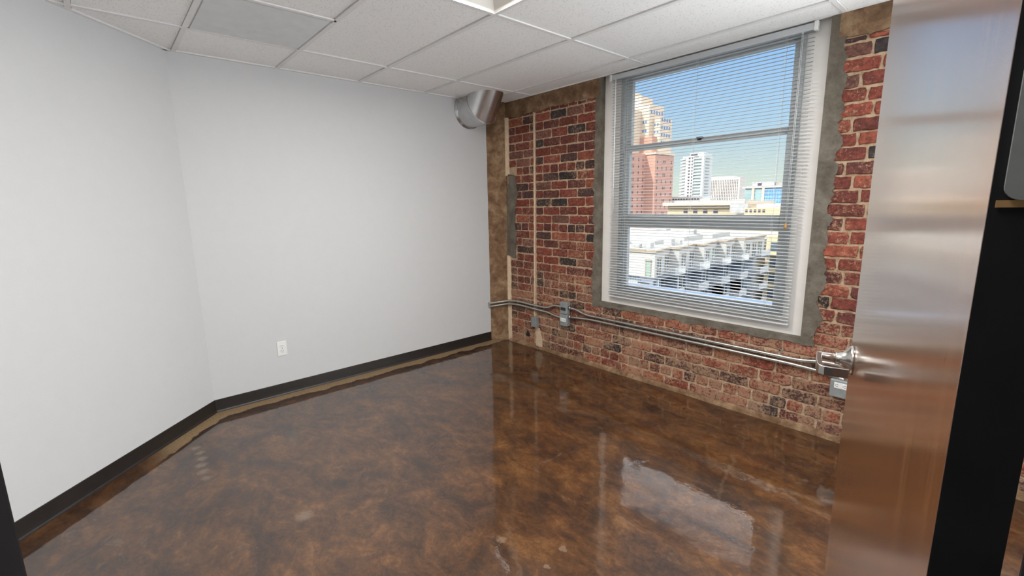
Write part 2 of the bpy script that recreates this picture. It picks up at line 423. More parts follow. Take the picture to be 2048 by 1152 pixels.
# chamfered concrete pier in the corner, with its cream mortar joint
pr = MB(); N = 60; rows = []
def pier(t, z):
    p = Vector((0, -.152, 0)).lerp(Vector((.140, -.016, 0)), t); nrm = Vector((.69, -.72, 0))
    return p+nrm*.006*noise.noise(Vector((t*1.3, z*5, 1)))+Vector((0, 0, z))
NT = 6
for j in range(N+1):
    for i in range(NT+1): pr.v.append(pier(i/NT, j/N*(H+.02)))
for j in range(N):
    for i in range(NT):
        a = j*(NT+1)+i; pr.f.append([a, a+1, a+NT+2, a+NT+1]); pr.sm.append(True); pr.c.append(None)
pr.prism([(0.0, -.150), (.138, -.012), (.14, .01), (0, .01)], 0, H+.02)
pr.build('concrete_pier', TANCON, wall)
st = MB()
edgeA = wavy([(.142, 0), (.140, H-.14)], .006, seed=9); edgeB = wavy([(.178, 0), (.172, H-.14)], .010, seed=12, fr=14)
for (z0, z1) in ((.012, .92), (1.73, 2.29)):
    n = 40; vs = []
    for i in range(n+1):
        z = z0+(z1-z0)*i/n; a = .136+.003*noise.noise(Vector((z*9, 0, 0))); b_ = .176+.006*noise.noise(Vector((z*13, 4, 0)))
        vs += [(a, -.022, z), (b_-.004, -.013, z), (b_, .004, z)]
    st.add(vs, [(3*i+q, 3*i+q+1, 3*i+q+4, 3*i+q+3) for i in range(n) for q in (0, 1)], True)
st.build('mortar_joint', CORKM, wall)
# straight vertical joint through the courses
vj = MB(); n = 60; vs = []
for i in range(n+1):
    z = .30+1.98*i/n; c_ = .540-.02*(1-z/2.3); wv = .010+.003*noise.noise(Vector((z*11, 7, 0))); o_ = .003*noise.noise(Vector((z*8, 2, 5)))
    vs += [(c_-wv+o_, -.002, z), (c_-wv*.5+o_, -.009, z), (c_+wv*.5+o_, -.009, z), (c_+wv+o_, -.002, z)]
vj.add(vs, [(4*i+q, 4*i+q+1, 4*i+q+5, 4*i+q+4) for i in range(n) for q in (0, 1, 2)], True)
vj.build('mortar_joint', CORKM, wall)
# cement patches: beside the pier, and the surround of the window
cp = MB()
poly = wavy([(.140, .93), (.25, .90), (.275, 1.05), (.262, 1.3), (.29, 1.55), (.285, 1.72), (.16, 1.745), (.140, .93)], .026, .012, 21, 10)
cp.prism_y(poly, -.020, .004)
cp.build('cement_patch', CEMENT, wall)
MB().prism_y(wavy([(.548, .03), (.635, .03), (.628, .12), (.60, .222), (.552, .222), (.548, .03)], .008, .012, 51, 14), -.0125, .004).build('mortar_patch', CORKM, wall)
MB().prism_y(wavy([(.395, .105), (.450, .10), (.455, .135), (.425, .165), (.395, .105)], .004, .01, 55, 14), -.0115, .004).build('dark_hole', DARKSLOT, wall)
sr = MB(); ov = -.013
for poly in (
    wavy([(1.255, .545), (1.262, H+.03)], .028, .010, 31, 11)[::1]+[(WX0, H+.03), (WX0, .545)],
    [(WX1, .555), (WX1, H+.03)]+wavy([(2.985, H+.03), (2.975, .95), (2.955, .56)], .036, .010, 35, 12)):
    sr.prism_y(poly, ov, .036)
poly = [(WX1+.07, WZ0), (WX0-.062, WZ0)]+wavy([(1.263, .56), (WX1+.075, .558)], .016, .01, 41, 12)
sr.prism_y(poly, ov+.0012, .0352)
sr.build('cement_surround', CEMENT, wall)
# rough base ledge of the wall
lg = MB(); n = 120; vs = []
for i in range(n+1):
    x = .15+(XR-.17)*i/n; a = .024+.010*noise.noise(Vector((x*2.2, 0, 0)))+.006*noise.noise(Vector((x*9, 3, 0))); h_ = .028+.012*noise.noise(Vector((x*5, 9, 0)))
    vs += [(x, -a, 0), (x, -a*.75, h_*.6), (x, -.006, h_+.012), (x, .004, h_+.014)]
lg.add(vs, [(4*i+q, 4*i+q+1, 4*i+q+5, 4*i+q+4) for i in range(n) for q in (0, 1, 2)], True)
lg.build('base_ledge', TANCON, wall)

# ---- ceiling: lay-in tiles as one surface, grid of white tees below
yl = [-(B0+i*T) for i in range(0, 5)]+[-(B0+4.77*T), -(B0+5.77*T), -(B0+6.77*T), -(B0+7.8*T), -(B0+8.8*T), -6.4]
ys = [0.0]+yl
ct = MB(); tb = MB(); g = .0138
def tile(x0, x1, y0, y1):
    a = rnd.uniform(0, .0015)
    ct.box(x0+g, x1-g, y0+g, y1-g, H+.007+a, H+.02)
xs = [A0+2*T*i for i in range(0, 4)]
lights = [(x, y) for x, y in TROFF]
cells = []
for j in range(len(ys)-1):
    y1, y0 = ys[j], ys[j+1]
    cells.append((0-.05, A0, y0, y1))
    for i in range(4):
        x0 = A0+2*T*i; x1 = x0+2*T
        cells.append((x0, x1, y0, y1))
tb_lines_x = []   # extra short cross tees at half positions
GR = (A0, A0+T, -(B0+4*T), -(B0+3*T))
for (x0, x1, y0, y1) in cells:
    lit = [t for t in TROFF if abs(t[1]-y1) < .02 and x0-.01 < t[0] < x1-.01]
    isg = abs(x0-GR[0]) < .01 and abs(y1-GR[3]) < .01
    if isg:
        tile(x0+T, x1, y0, y1); tb_lines_x.append((x0+T, y0, y1)); continue
    if lit:
        t = lit[0]
        if abs(t[0]-x0) < .02: tile(x0+T, x1, y0, y1)
        else: tile(x0, x0+T, y0, y1)
        tb_lines_x.append((x0+T, y0, y1)); continue
    tile(x0, x1, y0, y1)
ceil = struct('ceiling', ct, TILE, 'suspended ceiling of white speckled acoustic tiles')
slab = MB().box(-.2, XR+.2, -6.6, .3, H+.16, H+.22).build('ceiling_deck', WHITE, ceil)
hw = .012
for y in yl: tb.box(-.02, XR, y-hw, y+hw, H, H+.008)
for x in xs: tb.box(x-hw, x+hw, -6.4, 0, H-.0004, H+.008)
for x, y0, y1 in tb_lines_x: tb.box(x-hw, x+hw, y0, y1, H, H+.008)
tb.box(-.02, .022, -L-.1, 0, H-.001, H+.008); tb.box(0, XR, -.022, .0, H-.001, H+.008)
tb.obox(Bc+Vector((0, 0, H-.001)), dw*(s_int+.02), ni*.022, (0, 0, .009))
tb.obox(PIN+Vector((0, 0, H-.001))-wd*1.5, wd*(sC+1.5), wn*.022, (0, 0, .009))
tb.build('ceiling_grid', TBAR, ceil)

# ---- baseboards
bbp = [(0, 0), (.0105, 0), (.009, .006), (.0045, .013), (.0032, .03), (.0032, .092), (.0018, .094), (0, .094)]
def baseboard(name, p, d, length, nrm, label):
    m = MB(); n = len(bbp); p = Vector(p)
    vs = [p+nrm*a+Vector((0, 0, b)) for a, b in bbp]+[p+d*length+nrm*a+Vector((0, 0, b)) for a, b in bbp]
    m.add(vs, [list(range(n)), list(range(n, 2*n))[::-1]]+[(i, (i+1) % n, n+(i+1) % n, n+i) for i in range(n)])
    return struct(name, m, BLACKBASE, label)
baseboard('baseboard_back', (0, -.153, 0), Vector((0, -1, 0)), L-.153, Vector((1, 0, 0)), 'dark rubber baseboard under the white wall beside the brick')
baseboard('baseboard_left', Bc, dw, s_int, ni, 'dark rubber baseboard along the angled white wall')
baseboard('baseboard_right', PIN-wd*1.5, wd, 1.42, wn, 'dark rubber baseboard beside the doorway')

# ================================================================ WINDOW
win = empty_struct('window_1', 'tall single window with three panes in a white reveal', (2.128, .04, WZ0))
# white plaster face with the frame opening
FX0, FX1, FZ0, FZ1 = 1.487, 2.762, .715, 2.40
m = MB()
m.box(WX0-.01, FX0, .036, .11, WZ0-.01, H+.02); m.box(FX1, WX1+.01, .036, .11, WZ0-.01, H+.02)
m.box(FX0, FX1, .036, .11, WZ0-.01, FZ0); m.box(FX0, FX1, .036, .11, FZ1, H+.02)
m.build('plaster_reveal', WINWHITE, win)
m = MB()
def fr(m, x0, x1, z0, z1, wl, wr, wb, wt, y0, y1):
    m.box(x0, x0+wl, y0, y1, z0, z1); m.box(x1-wr, x1, y0, y1, z0, z1); m.box(x0+wl, x1-wr, y0, y1, z0, z0+wb); m.box(x0+wl, x1-wr, y0, y1, z1-wt, z1)
fr(m, FX0, FX1, FZ0, FZ1, .030, .030, .028, .020, .024, .112)
m.build('window_frame', FRAME, win, bevel=.003)
GX0, GX1 = 1.565, 2.690
def sash(z0, z1, wb, wt, y0, y1, wl=.048, wr=.042):
    q = MB(); fr(q, FX0+.030, FX1-.030, z0, z1, wl, wr, wb, wt, y0, y1)
    o = q.build('window_sash', FRAME, win, bevel=.004)
    g_ = MB().box(FX0+.030+wl-.004, FX1-.030-wr+.004, (y0+y1)/2-.003, (y0+y1)/2+.003, z0+wb-.004, z1-wt+.004)
    g_.build('glass_pane', GLASS, o); return o
sash(1.852, 2.382, .036, .020, .062, .100)
sash(1.300, 1.852, .050, .012, .046, .084)
sash(.743, 1.300, .026, .050, .046, .084)
MB().lathe((2.128, .058, 1.868), (0, 0, 1), [(0, .014), (.008, .014), (.012, .008), (.018, .007)], 12).box(2.115, 2.155, .04, .062, 1.878, 1.887).build('sash_lock', DARKSLOT, win)
MB().box(FX0+.2, FX0+.3, .034, .048, .80, .815).build('sash_lift', FRAME, win)
MB().box(FX0-.1, FX1+.1, .112, .35, FZ0-.03, FZ0+.010).build('outer_sill', mat('sky_tinted_sill', (.18, .30, .52), .25, .2), win)  # the sky's blue reflection is put into the sill's base colour

added_win = empty_struct('added_window', 'added unseen window behind the open door, holding a fill lamp', (4.25, .1, .6))  # unseen window added to carry the ceiling fill lamp
m = MB(); fr(m, 3.72, 4.78, .60, 2.28, .05, .05, .05, .05, .16, .24); m.box(3.77, 4.73, .17, .23, 1.42, 1.47); m.build('window_frame', FRAME, added_win, bevel=.003)
MB().box(3.76, 4.74, .195, .201, .64, 2.24).build('glass_pane', GLASS, added_win)

# ---- venetian blind
bl = thing('venetian_blind', 'white horizontal slat blind hanging open in front of the window', 'window blind', (2.115, 0, .655))
BX0, BX1 = 1.418, 2.812
MB().box(BX0, BX1, -.018, .018, 2.386, 2.424).build('headrail', BLIND, bl, bevel=.002)
for x in (BX0-.012, BX1-.006): MB().box(x, x+.018, -.022, .020, 2.380, 2.430).build('bracket', PLASTIC, bl, bevel=.002)
sl = MB(); pitch = .0215; z = .692; ta = math.radians(3)
while z < 2.375:
    for k_ in range(5):
        pass
    vs = []
    for xx in (BX0+.004, BX1-.004):
        for side in (0, 1):
            for i in range(5):
                t = i/4*2-1; yy = t*.0125; zz = .0022*(1-t*t)+.0003*side
                vs.append((xx, yy*cos(ta)-zz*sin(ta), z+yy*sin(ta)+zz*cos(ta)))
    fs = []
    for i in range(4): fs += [(5+i, 6+i, 16+i, 15+i), (i, 10+i, 11+i, 1+i)]
    fs += [(0, 5, 15, 10), (4, 14, 19, 9)]
    sl.add(vs, fs, True); z += pitch
sl.build('slats', BLIND, bl)
MB().box(BX0+.004, BX1-.004, -.013, .013, .662, .672).build('bottom_rail', BLIND, bl, bevel=.003)
for x in (1.56, 2.115, 2.665):
    q = MB()
    for yy in (-.0135, .0135): q.tube([(x, yy, .672), (x, yy, 2.386)], .0006, 5)
    q.tube([(x+.004, 0, .672), (x+.004, 0, 2.386)], .0007, 5)
    q.build('ladder_cord', CORD, bl)
MB().tube([(1.470, -.026, 2.385), (1.469, -.028, 1.36)], .0042, 8).build('tilt_wand', mat('clear_wand', (.85, .88, .9), .15), bl)
q = MB().tube([(2.750, -.024, 2.385), (2.748, -.026, 1.30)], .0011, 5).tube([(2.757, -.024, 2.385), (2.756, -.026, 1.30)], .0011, 5)
q = q.build('lift_cord', CORD, bl)
MB().lathe((2.752, -.026, 1.27), (0, 0, 1), [(0, .009), (.012, .0085), (.028, .005), (.034, .002)], 12).build('cord_tassel', TASSEL, bl)

# ================================================================ THINGS ON THE WALLS
def receptacle_face(parent, o, ux, uz, un, w_, h_, horiz=False):
    """white duplex outlet with slots; o centre, ux right, uz up, un outwards"""
    o, ux, uz, un = map(Vector, (o, ux, uz, un))
    for sgn in (-1, 1):
        c = o+uz*sgn*h_*.26
        f_ = MB(); pts = []
        for i in range(16):
            t = 2*PI*i/16; pts.append((cos(t)*.0165, max(-.0125, min(.0125, sin(t)*.0165))))
        n = 16; vs = [c+ux*a+uz*b for a, b in pts]+[c+ux*a*.97+uz*b*.97+un*.003 for a, b in pts]
        f_.add(vs, [list(range(n, 2*n))]+[(i, (i+1) % n, n+(i+1) % n, n+i) for i in range(n)])
        r = f_.build('outlet_face', PLASTIC, parent)
        s_ = MB()
        for dx in (-.0065, .0065): s_.obox(c+ux*(dx-.0012)+uz*(-.0005)+un*.0028, ux*.0024, uz*.0085, un*.0006)
        s_.lathe(c+uz*(-.0075)+un*.0028, un, [(0, .0024), (.0006, .0024)], 8)
        s_.build('slots', DARKSLOT, r)
# duplex outlet on the white wall
oc = Vector((0, -2.236, .374))
ot = thing('wall_outlet', 'white duplex wall outlet low on the white wall', 'outlet', tuple(oc))
MB().box(.0005, .006, oc.y-.035, oc.y+.035, oc.z-.057, oc.z+.057).build('cover_plate', PLASTIC, ot, bevel=.003)
receptacle_face(ot, oc+Vector((.0058, 0, 0)), (0, 1, 0), (0, 0, 1), (1, 0, 0), .07, .075)
MB().lathe(oc+Vector((.006, 0, 0)), (1, 0, 0), [(0, .003), (.001, .0028)], 10).build('screw', STEEL, ot)
# stacked boxes under the left of the window
def surfbox(name, label, cat, x0, x1, z0, z1, d, y=-.010, group=None):
    t = thing(name, label, cat, ((x0+x1)/2, y, z0), group)
    MB().box(x0, x1, -d, y, z0, z1).build('box_body', BOXG, t, bevel=.006, seg=3)
    MB().box(x0+.004, x1-.004, -d-.003, -d+.001, z0+.004, z1-.004).build('cover_plate', BOXG, t, bevel=.002)
    return t
t = surfbox('data_box', 'grey metal data box with a black port, above the grey outlet box', 'electrical box', .915, 1.005, .432, .545, .058)
MB().box(.930, .990, -.063, -.0605, .468, .497).box(.935, .955, -.064, -.062, .474, .491).box(.965, .985, -.064, -.062, .474, .491).build('data_port', DARKSLOT, t)
t = surfbox('outlet_box', 'grey metal outlet box directly below the box with black port', 'electrical box', .915, 1.005, .318, .430, .058)
q = MB().box(.928, .992, -.065, -.0605, .362, .396).build('outlet_insert', PLASTIC, t, bevel=.001)
for cx in (.944, .976):
    s_ = MB()
    s_.box(cx-.006, cx+.002, -.0658, -.0648, .384, .3865); s_.box(cx-.006, cx+.002, -.0658, -.0648, .3725, .375); s_.box(cx+.005, cx+.009, -.0658, -.0648, .377, .381)
    s_.build('slots', DARKSLOT, q)
t = thing('junction_box', 'small blank grey metal box on the brick near the corner', 'electrical box', (.560, -.01, .228))
MB().box(.530, .592, -.050, -.010, .228, .332).build('box_body', BOXG, t, bevel=.004)
MB().box(.526, .568, -.056, -.050, .232, .332).build('cover_plate', BOXG, t, bevel=.002)
t = surfbox('outlet_box', 'grey metal outlet box beside the open door, below the lever handle', 'electrical box', 3.075, 3.185, .292, .400, .055)
q = MB().box(3.098, 3.166, -.062, -.0575, .352, .386).build('outlet_insert', PLASTIC, t, bevel=.001)
for cx in (3.112, 3.150):
    s_ = MB()
    s_.box(cx-.002, cx+.006, -.0628, -.0618, .374, .3765); s_.box(cx-.002, cx+.006, -.0628, -.0618, .362, .3645); s_.box(cx-.009, cx-.005, -.0628, -.0618, .367, .371)
    s_.build('slots', DARKSLOT, q)

# ---- conduits
def smooth(pts, n=8):
    """round the corners of a polyline"""
    P_ = [Vector(p) for p in pts]; out = [P_[0]]
    for a, b, c in zip(P_[:-2], P_[1:-1], P_[2:]):
        l = min((b-a).length, (c-b).length)*.45; p0 = b+(a-b).normalized()*l; p2 = b+(c-b).normalized()*l
        for i in range(n+1):
            t_ = i/n; out.append(p0*(1-t_)**2+b*2*t_*(1-t_)+p2*t_*t_)
    out.append(P_[-1]); return out
RC = .0115
def strap(parent, x, z, up):
    q = MB(); n = 10; w_ = .016
    vs = []
    for i in range(n+1):
        t_ = PI*i/n; vs += [(x-w_/2, -.030-sin(t_)*(RC+.002), z+cos(t_)*(RC+.002)), (x+w_/2, -.030-sin(t_)*(RC+.002), z+cos(t_)*(RC+.002))]
    q.add(vs, [(2*i, 2*i+1, 2*i+3, 2*i+2) for i in range(n)], True)
    z0, z1 = (z+RC, z+RC+.032) if up else (z-RC-.006, z-RC)
    q.box(x-w_/2, x+w_/2, -.016, -.0125, z0, z1)
    o = q.build('pipe_strap', EMT, parent)
    if up: MB().lathe((x, -.0155, z+RC+.022), (0, -1, 0), [(0, .005), (.003, .004)], 8).build('screw', DARKSLOT, o)
    return o
ZU, ZL = .462, .428
cu = thing('conduit_pipe', 'upper steel conduit from the corner pier to the stacked grey boxes', 'conduit', (.5, -.03, ZU))
MB().tube(smooth([(.003, -.180, .414), (.030, -.172, .414), (.170, -.034, .444), (.30, -.030, .456), (.62, -.030, .448), (.74, -.030, .452), (.82, -.034, .492), (.915, -.034, .492)]), RC).build('pipe', EMT, cu)
MB().lathe((.890, -.034, .492), (1, 0, 0), [(0, .0125), (.004, .015), (.026, .015)], 12).build('connector', EMT, cu)
strap(cu, .615, .449, True)
cl = thing('conduit_pipe', 'lower steel conduit from the corner pier to the stacked grey boxes', 'conduit', (.5, -.03, ZL))
MB().tube(smooth([(.003, -.180, .380), (.030, -.172, .380), (.170, -.034, .410), (.30, -.030, .421), (.62, -.030, .411), (.75, -.030, .408), (.83, -.034, .392), (.915, -.034, .388)]), RC).build('pipe', EMT, cl)
MB().lathe((.890, -.034, .388), (1, 0, 0), [(0, .0125), (.004, .015), (.026, .015)], 12).build('connector', EMT, cl)
strap(cl, .615, .411, False)
cu = thing('conduit_pipe', 'upper steel conduit running under the window towards the door', 'conduit', (2, -.03, ZU))
MB().tube(smooth([(1.003, -.034, .497), (1.09, -.034, .495), (1.20, -.030, ZU), (2.90, -.030, ZU), (3.02, -.030, .484), (3.25, -.030, .484), (4.4, -.030, .484)]), RC).build('pipe', EMT, cu)
MB().lathe((1.005, -.034, .497), (1, 0, 0), [(0, .016), (.020, .016), (.024, .0125)], 12).build('connector', EMT, cu)
for x in (1.345, 2.045, 2.780): strap(cu, x, ZU, True)
cl = thing('conduit_pipe', 'lower steel conduit running under the window towards the door', 'conduit', (2, -.03, ZL))
MB().tube(smooth([(1.003, -.034, .410), (1.12, -.032, .418), (1.26, -.030, ZL), (2.88, -.030, ZL), (3.06, -.030, .419), (3.13, -.034, .405), (3.13, -.034, .399)]), RC).build('pipe', EMT, cl)
MB().lathe((1.005, -.034, .410), (1, 0, 0), [(0, .016), (.020, .016), (.024, .0125)], 12).build('connector', EMT, cl)
for x in (1.355, 2.055, 2.795): strap(cl, x, ZL, False)

# ---- duct elbow
R_ = .155; dc = Vector((0, -.362, 2.337)); a1 = Vector((1, 0, 0)); ang = math.radians(58); a2 = Vector((cos(ang), 0, sin(ang)))
du = thing('ventilation_duct', 'round galvanised duct elbow between the white wall and the ceiling', 'duct', tuple(dc))
mid = dc+a1*.205; nm = (a1+a2).normalized()
def cyl_cut(base, axis, p_cut, n_cut, flip, n=48, end=None, rad=R_):
    axis = axis.normalized(); u = Vector((0, 1, 0)); v_ = axis.cross(u).normalized(); A, B = [], []
    for i in range(n):
        t_ = 2*PI*i/n; off = (u*cos(t_)+v_*sin(t_))*rad
        p = base+off; k_ = (p_cut-p).dot(n_cut)/axis.dot(n_cut); A.append(p+axis*k_)
        if end is None: B.append(p)
        else: q0 = p; kk = (end[0]-q0).dot(end[1])/axis.dot(end[1]); B.append(q0+axis*kk)
    m_ = MB(); m_.add(A+B, [(i, (i+1) % n, n+(i+1) % n, n+i) for i in range(n)], True); return m_
cyl_cut(dc+a1*.004, a1, mid, nm, False).build('duct_stub', GALV, du)
cyl_cut(mid, a2, mid, nm, False, end=(Vector((0, 0, H+.03)), Vector((0, 0, 1)))).build('duct_elbow', GALV, du)
MB().lathe(dc+a1*.001, a1, [(0, R_+.012), (.006, R_+.012), (.008, R_+.004), (.030, R_+.003), (.033, R_-.002)], 48).build('wall_collar', GALV, du)
# raised seam where the two gores meet
sm_ = MB(); n = 48; ring = []
for i in range(n+1):
    t_ = 2*PI*i/n; p = mid+(Vector((0, 1, 0))*cos(t_)+Vector((0, 0, 1))*sin(t_))*(R_+.002); k_ = (mid-p).dot(nm)/a1.dot(nm); ring.append(p+a1*k_)
sm_.tube(ring, .0035, 6).build('seam', GALV, du)

# ---- return air grille in the ceiling
gx0, gx1, gy0, gy1 = GR
gr = thing('ceiling_grille', 'grey square return air grille with fine bars in the ceiling', 'air vent', ((gx0+gx1)/2, (gy0+gy1)/2, H))
q = MB(); x = gx0+.022
while x < gx1-.020: q.box(x, x+.0024, gy0+.016, gy1-.016, H+.001, H+.003); x += .0052
q.build('grille_bars', GRILLE, gr)
q = MB(); fr_ = .010
for (a, b, c, d) in ((gx0+.0125, gx0+.0125+fr_, gy0+.0125, gy1-.0125), (gx1-.0125-fr_, gx1-.0125, gy0+.0125, gy1-.0125), (gx0+.0125, gx1-.0125, gy0+.0125, gy0+.0125+fr_), (gx0+.0125, gx1-.0125, gy1-.0125-fr_, gy1-.0125)): q.box(a, b, c, d, H+.001, H+.014)
q.build('grille_rim', GRILLE, gr)
q = MB().box(gx0+.014, gx1-.014, gy0+.014, gy1-.014, H+.045, H+.05)
q.build('backing_plate', GRDARK, gr)
MB().lathe((.90, -2.36, H+.020), (0, 0, 1), [(0, .150), (.004, .150), (.024, .155)], 40).build('duct_collar', DUCTIN, gr)

# ---- recessed ceiling lights
lab = ['square recessed ceiling light cut by the top edge of the photo', 'square recessed ceiling light over the middle of the room', 'square recessed ceiling light near the doorway']
for i, (x, y) in enumerate(TROFF):
    t = thing('ceiling_light', lab[i], 'ceiling light', (x+T/2, y-T/2, H), 'recessed ceiling lights')
    x0, x1, y1, y0 = x+.0125, x+T-.0125, y-.0125, y-T+.0125; h_ = .07; s_ = .09
    o4 = [(x0, y0), (x1, y0), (x1, y1), (x0, y1)]; i4 = [(x0+s_, y0+s_), (x1-s_, y0+s_), (x1-s_, y1-s_), (x0+s_, y1-s_)]
    q = MB().add([(a, b, H+.002) for a, b in o4]+[(a, b, H+h_) for a, b in i4], [(k_, (k_+1) % 4, 4+(k_+1) % 4, 4+k_) for k_ in range(4)]+[(4, 5, 6, 7)])
    q.build('reflector', TROFW, t)
    MB().box(x0+.10, x1-.10, y0+.10, y1-.10, H+.055, H+.066).build('diffuser', LENS, t, bevel=.006)

# ================================================================ DOOR
hp = Vector((3.7378, -2.6477, 0)); far = Vector((3.4912, -1.7676, 0)); dd = (far-hp).normalized(); dn = Vector((-dd.y, dd.x, 0))   # dn = visible face normal (towards -x)
DT = .0445; DH = 2.125
door = empty_struct('door_1', 'open brown wood door with a glossy brushed veneer face', tuple(hp-dn*DT/2))
MB().obox(hp+Vector((0, 0, .008))+dd*.0012, dd*(.914-.0012), -dn*DT, (0, 0, DH-.008)).build('door_leaf', DOORM, door, bevel=.0015)
MB().obox(hp+Vector((0, 0, .008)), dd*.0012, -dn*DT, (0, 0, DH-.008)).build('shaded_hinge_edge', JAMB, door)  # near-black strip puts the wood edge's shade into its colour
def zplane(z): return Vector((0, 0, z))
# lever
hs = hp+dd*.844+zplane(1.057)
lv = MB().lathe(hs, dn, [(0, .036), (.004, .036), (.0075, .033), (.012, .024), (.022, .0165), (.032, .0145), (.036, .0145)], 32)
rose = lv.build('lever_rose', STEEL, door)
MB().lathe(hs+dn*.036, dn, [(0, .0105), (.001, .0118), (.026, .0118), (.036, .0115)], 24).build('lever_neck', STEEL, door)
lb = MB(); back = -dd
# lever: along the door towards the hinge, then back to the door; (along, out, thickness)
path = [(-.012, .060, .0050), (-.010, .0655, .0058), (.0, .0685, .0060), (.03, .0700, .0056), (.07, .0700, .0056), (.095, .0690, .0058), (.106, .0660, .0062), (.112, .0590, .0060), (.1135, .045, .0052), (.1135, .030, .0048), (.1135, .014, .0044)]
vs = []; P2 = [Vector((a_, b_)) for a_, b_, _ in path]
for i, (s1, off, tt) in enumerate(path):
    t_ = (P2[min(i+1, len(P2)-1)]-P2[max(i-1, 0)]).normalized(); n_ = Vector((-t_.y, t_.x))
    hh = .0108
    for a_, b_ in ((-hh, -tt), (hh, -tt), (hh, tt), (-hh, tt)):
        q2 = P2[i]+n_*b_
        vs.append(hs+back*q2.x+dn*q2.y+zplane(a_))
fs = [(0, 1, 2, 3), tuple(4*(len(path)-1)+i for i in (3, 2, 1, 0))]
for i in range(len(path)-1):
    for k_ in range(4): fs.append((4*i+k_, 4*(i+1)+k_, 4*(i+1)+(k_+1) % 4, 4*i+(k_+1) % 4))
lb.add(vs, fs); lb.build('lever', STEEL, door, bevel=.0018, seg=3)
MB().obox(hp+dd*.9136+zplane(.98)-dn*.034, dd*.0012, dn*.024, (0, 0, .16)).build('latch_plate', STEEL, door)
# hinges: leaf let into the hinge edge, knuckles at the pin
def hinge(z0):
    h_ = .114; w0 = .0065                 # margin beside the leaf
    pts = []; r = .010
    for cx, cz, t0 in ((w0+r, z0+r, PI), (w0+r, z0+h_-r, PI/2)):
        for i in range(7):
            t_ = t0+(PI/2)*i/6 if cz < z0+h_/2 else t0+(PI/2)*i/6
            pts.append((cx+cos(t_)*r, cz+sin(t_)*r))
    a = pts[:7]; b = pts[7:]
    poly = b[::1]+a[::1]
    poly = poly+[(DT, z0), (DT, z0+h_)]
    n = len(poly); vs = [hp-dn*u_+zplane(z)-dd*.0006 for u_, z in poly]+[hp-dn*u_+zplane(z)-dd*.0030 for u_, z in poly]
    q = MB().add(vs, [list(range(n)), list(range(n, 2*n))]+[(i, (i+1) % n, n+(i+1) % n, n+i) for i in range(n)])
    lf = q.build('hinge_leaf', STEEL_D, door)
    for k_ in (.2, .5, .8):
        u_ = .024 if k_ != .5 else .018
        c_ = hp-dn*(u_)+zplane(z0+h_*k_)-dd*.003
        sc = MB().lathe(c_, -dd, [(0, .0045), (.0012, .004)], 16).build('screw', PLASTIC if False else STEEL, lf)
        MB().obox(c_-dd*.0011-dn*.0035+zplane(-.0035), dn*.007+zplane(.007), dn*.0012-zplane(.0012), -dd*.0004).build('screw_slot', DARKSLOT, sc) if False else None
    q = MB()
    for j in range(5): q.lathe(hp-dn*(DT+.006)-dd*.006+zplane(z0+j*h_/5+.0008), (0, 0, 1), [(0, .0058), (.0012, .0065), (h_/5-.0028, .0065), (h_/5-.0016, .0058)], 16)
    q.build('hinge_knuckle', STEEL_D, lf)
    q = MB().obox(hp-dn*.0035+zplane(z0-.0055)-dd*.0005, -dn*(DT-.0035), -dd*.0006, (0, 0, .0055)); q.build('brass_edge', BRASS, lf)
STEEL_D = mat('satin_hinge_steel', (.42, .44, .44), .45, .7, var=.06, scale=60)
for z0 in (.30, 1.443, 1.90): hinge(z0)
# door frame
df = empty_struct('door_2', 'dark metal door frame around the doorway', tuple(PIN+Vector((0, 0, 0))))
def jamb(s0, s1, name):
    q = MB(); q.obox(PIN+wd*s0-wn*(TH+.012), wd*(s1-s0), wn*(TH+.028), (0, 0, 2.14)); q.build(name, JAMB, df, bevel=.003)
q = MB(); q.obox(PIN+wd*.930-wn*(TH+.012), wd*.055, wn*(TH+.043), (0, 0, 2.20)); q.obox(PIN+wd*.918-wn*(TH-.02), wd*.014, wn*.06, (0, 0, 2.14)); q.build('strike_jamb', JAMB, df, bevel=.003)
q = MB(); q.obox(PIN-wd*.055-wn*(TH+.012), wd*.050, wn*(TH+.012), (0, 0, 2.20)); q.build('hinge_jamb', JAMB, df, bevel=.003)
q = MB(); q.obox(PIN-wd*.005-wn*(TH+.012)+zplane(2.135), wd*.935, wn*(TH+.024), (0, 0, .065)); q.build('frame_head', JAMB, df, bevel=.003)
# ================================================================ THE CITY OUTSIDE (y > 0, street far below)
GZ = -27.0
def at(a, b, D): return (CAMP.x+a*D, CAMP.y+D, CAMP.z+b*D)
STUCCO = mat('white_stucco', (.40, .385, .365), .8, var=.05, scale=.5)
COPING = mat('tan_coping', (.26, .20, .14), .7, var=.08, scale=1)
ROOFW = mat('pale_roof', (.30, .285, .26), .9, var=.10, scale=.3)
BLUEG = mat('blue_grey_cladding', (.16, .20, .27), .7, var=.2, scale=.6)
CITYGLASS = mat('dark_city_window', (.07, .09, .11), .12, .0, var=.3, scale=.4)
GREENGL = mat('green_city_window', (.22, .30, .26), .15, var=.2, scale=.4)
RAIL = mat('white_rail', (.62, .64, .66), .5)
SLABM = mat('dark_balcony_slab', (.10, .11, .13), .8, var=.2, scale=1)
TRIMM = mat('brown_window_trim', (.26, .22, .17), .7)
TERRA = mat('red_brown_masonry', (.46, .25, .19), .85, var=.07, scale=.15)
CREAM = mat('cream_masonry', (.58, .46, .35), .85, var=.06, scale=.15)
BLUEWIN = mat('blue_tower_window', (.10, .20, .42), .15, var=.25, scale=.08)
DKWIN = mat('dark_tower_window', (.08, .06, .08), .3, var=.3, scale=.1)
TWHITE = mat('white_tower_concrete', (.52, .52, .50), .8, var=.04, scale=.1)
TGLASS = mat('grey_green_tower_glass', (.32, .40, .40), .15, var=.3, scale=.12)
PINKW = mat('pale_pink_concrete', (.52, .46, .42), .85, var=.04, scale=.1)
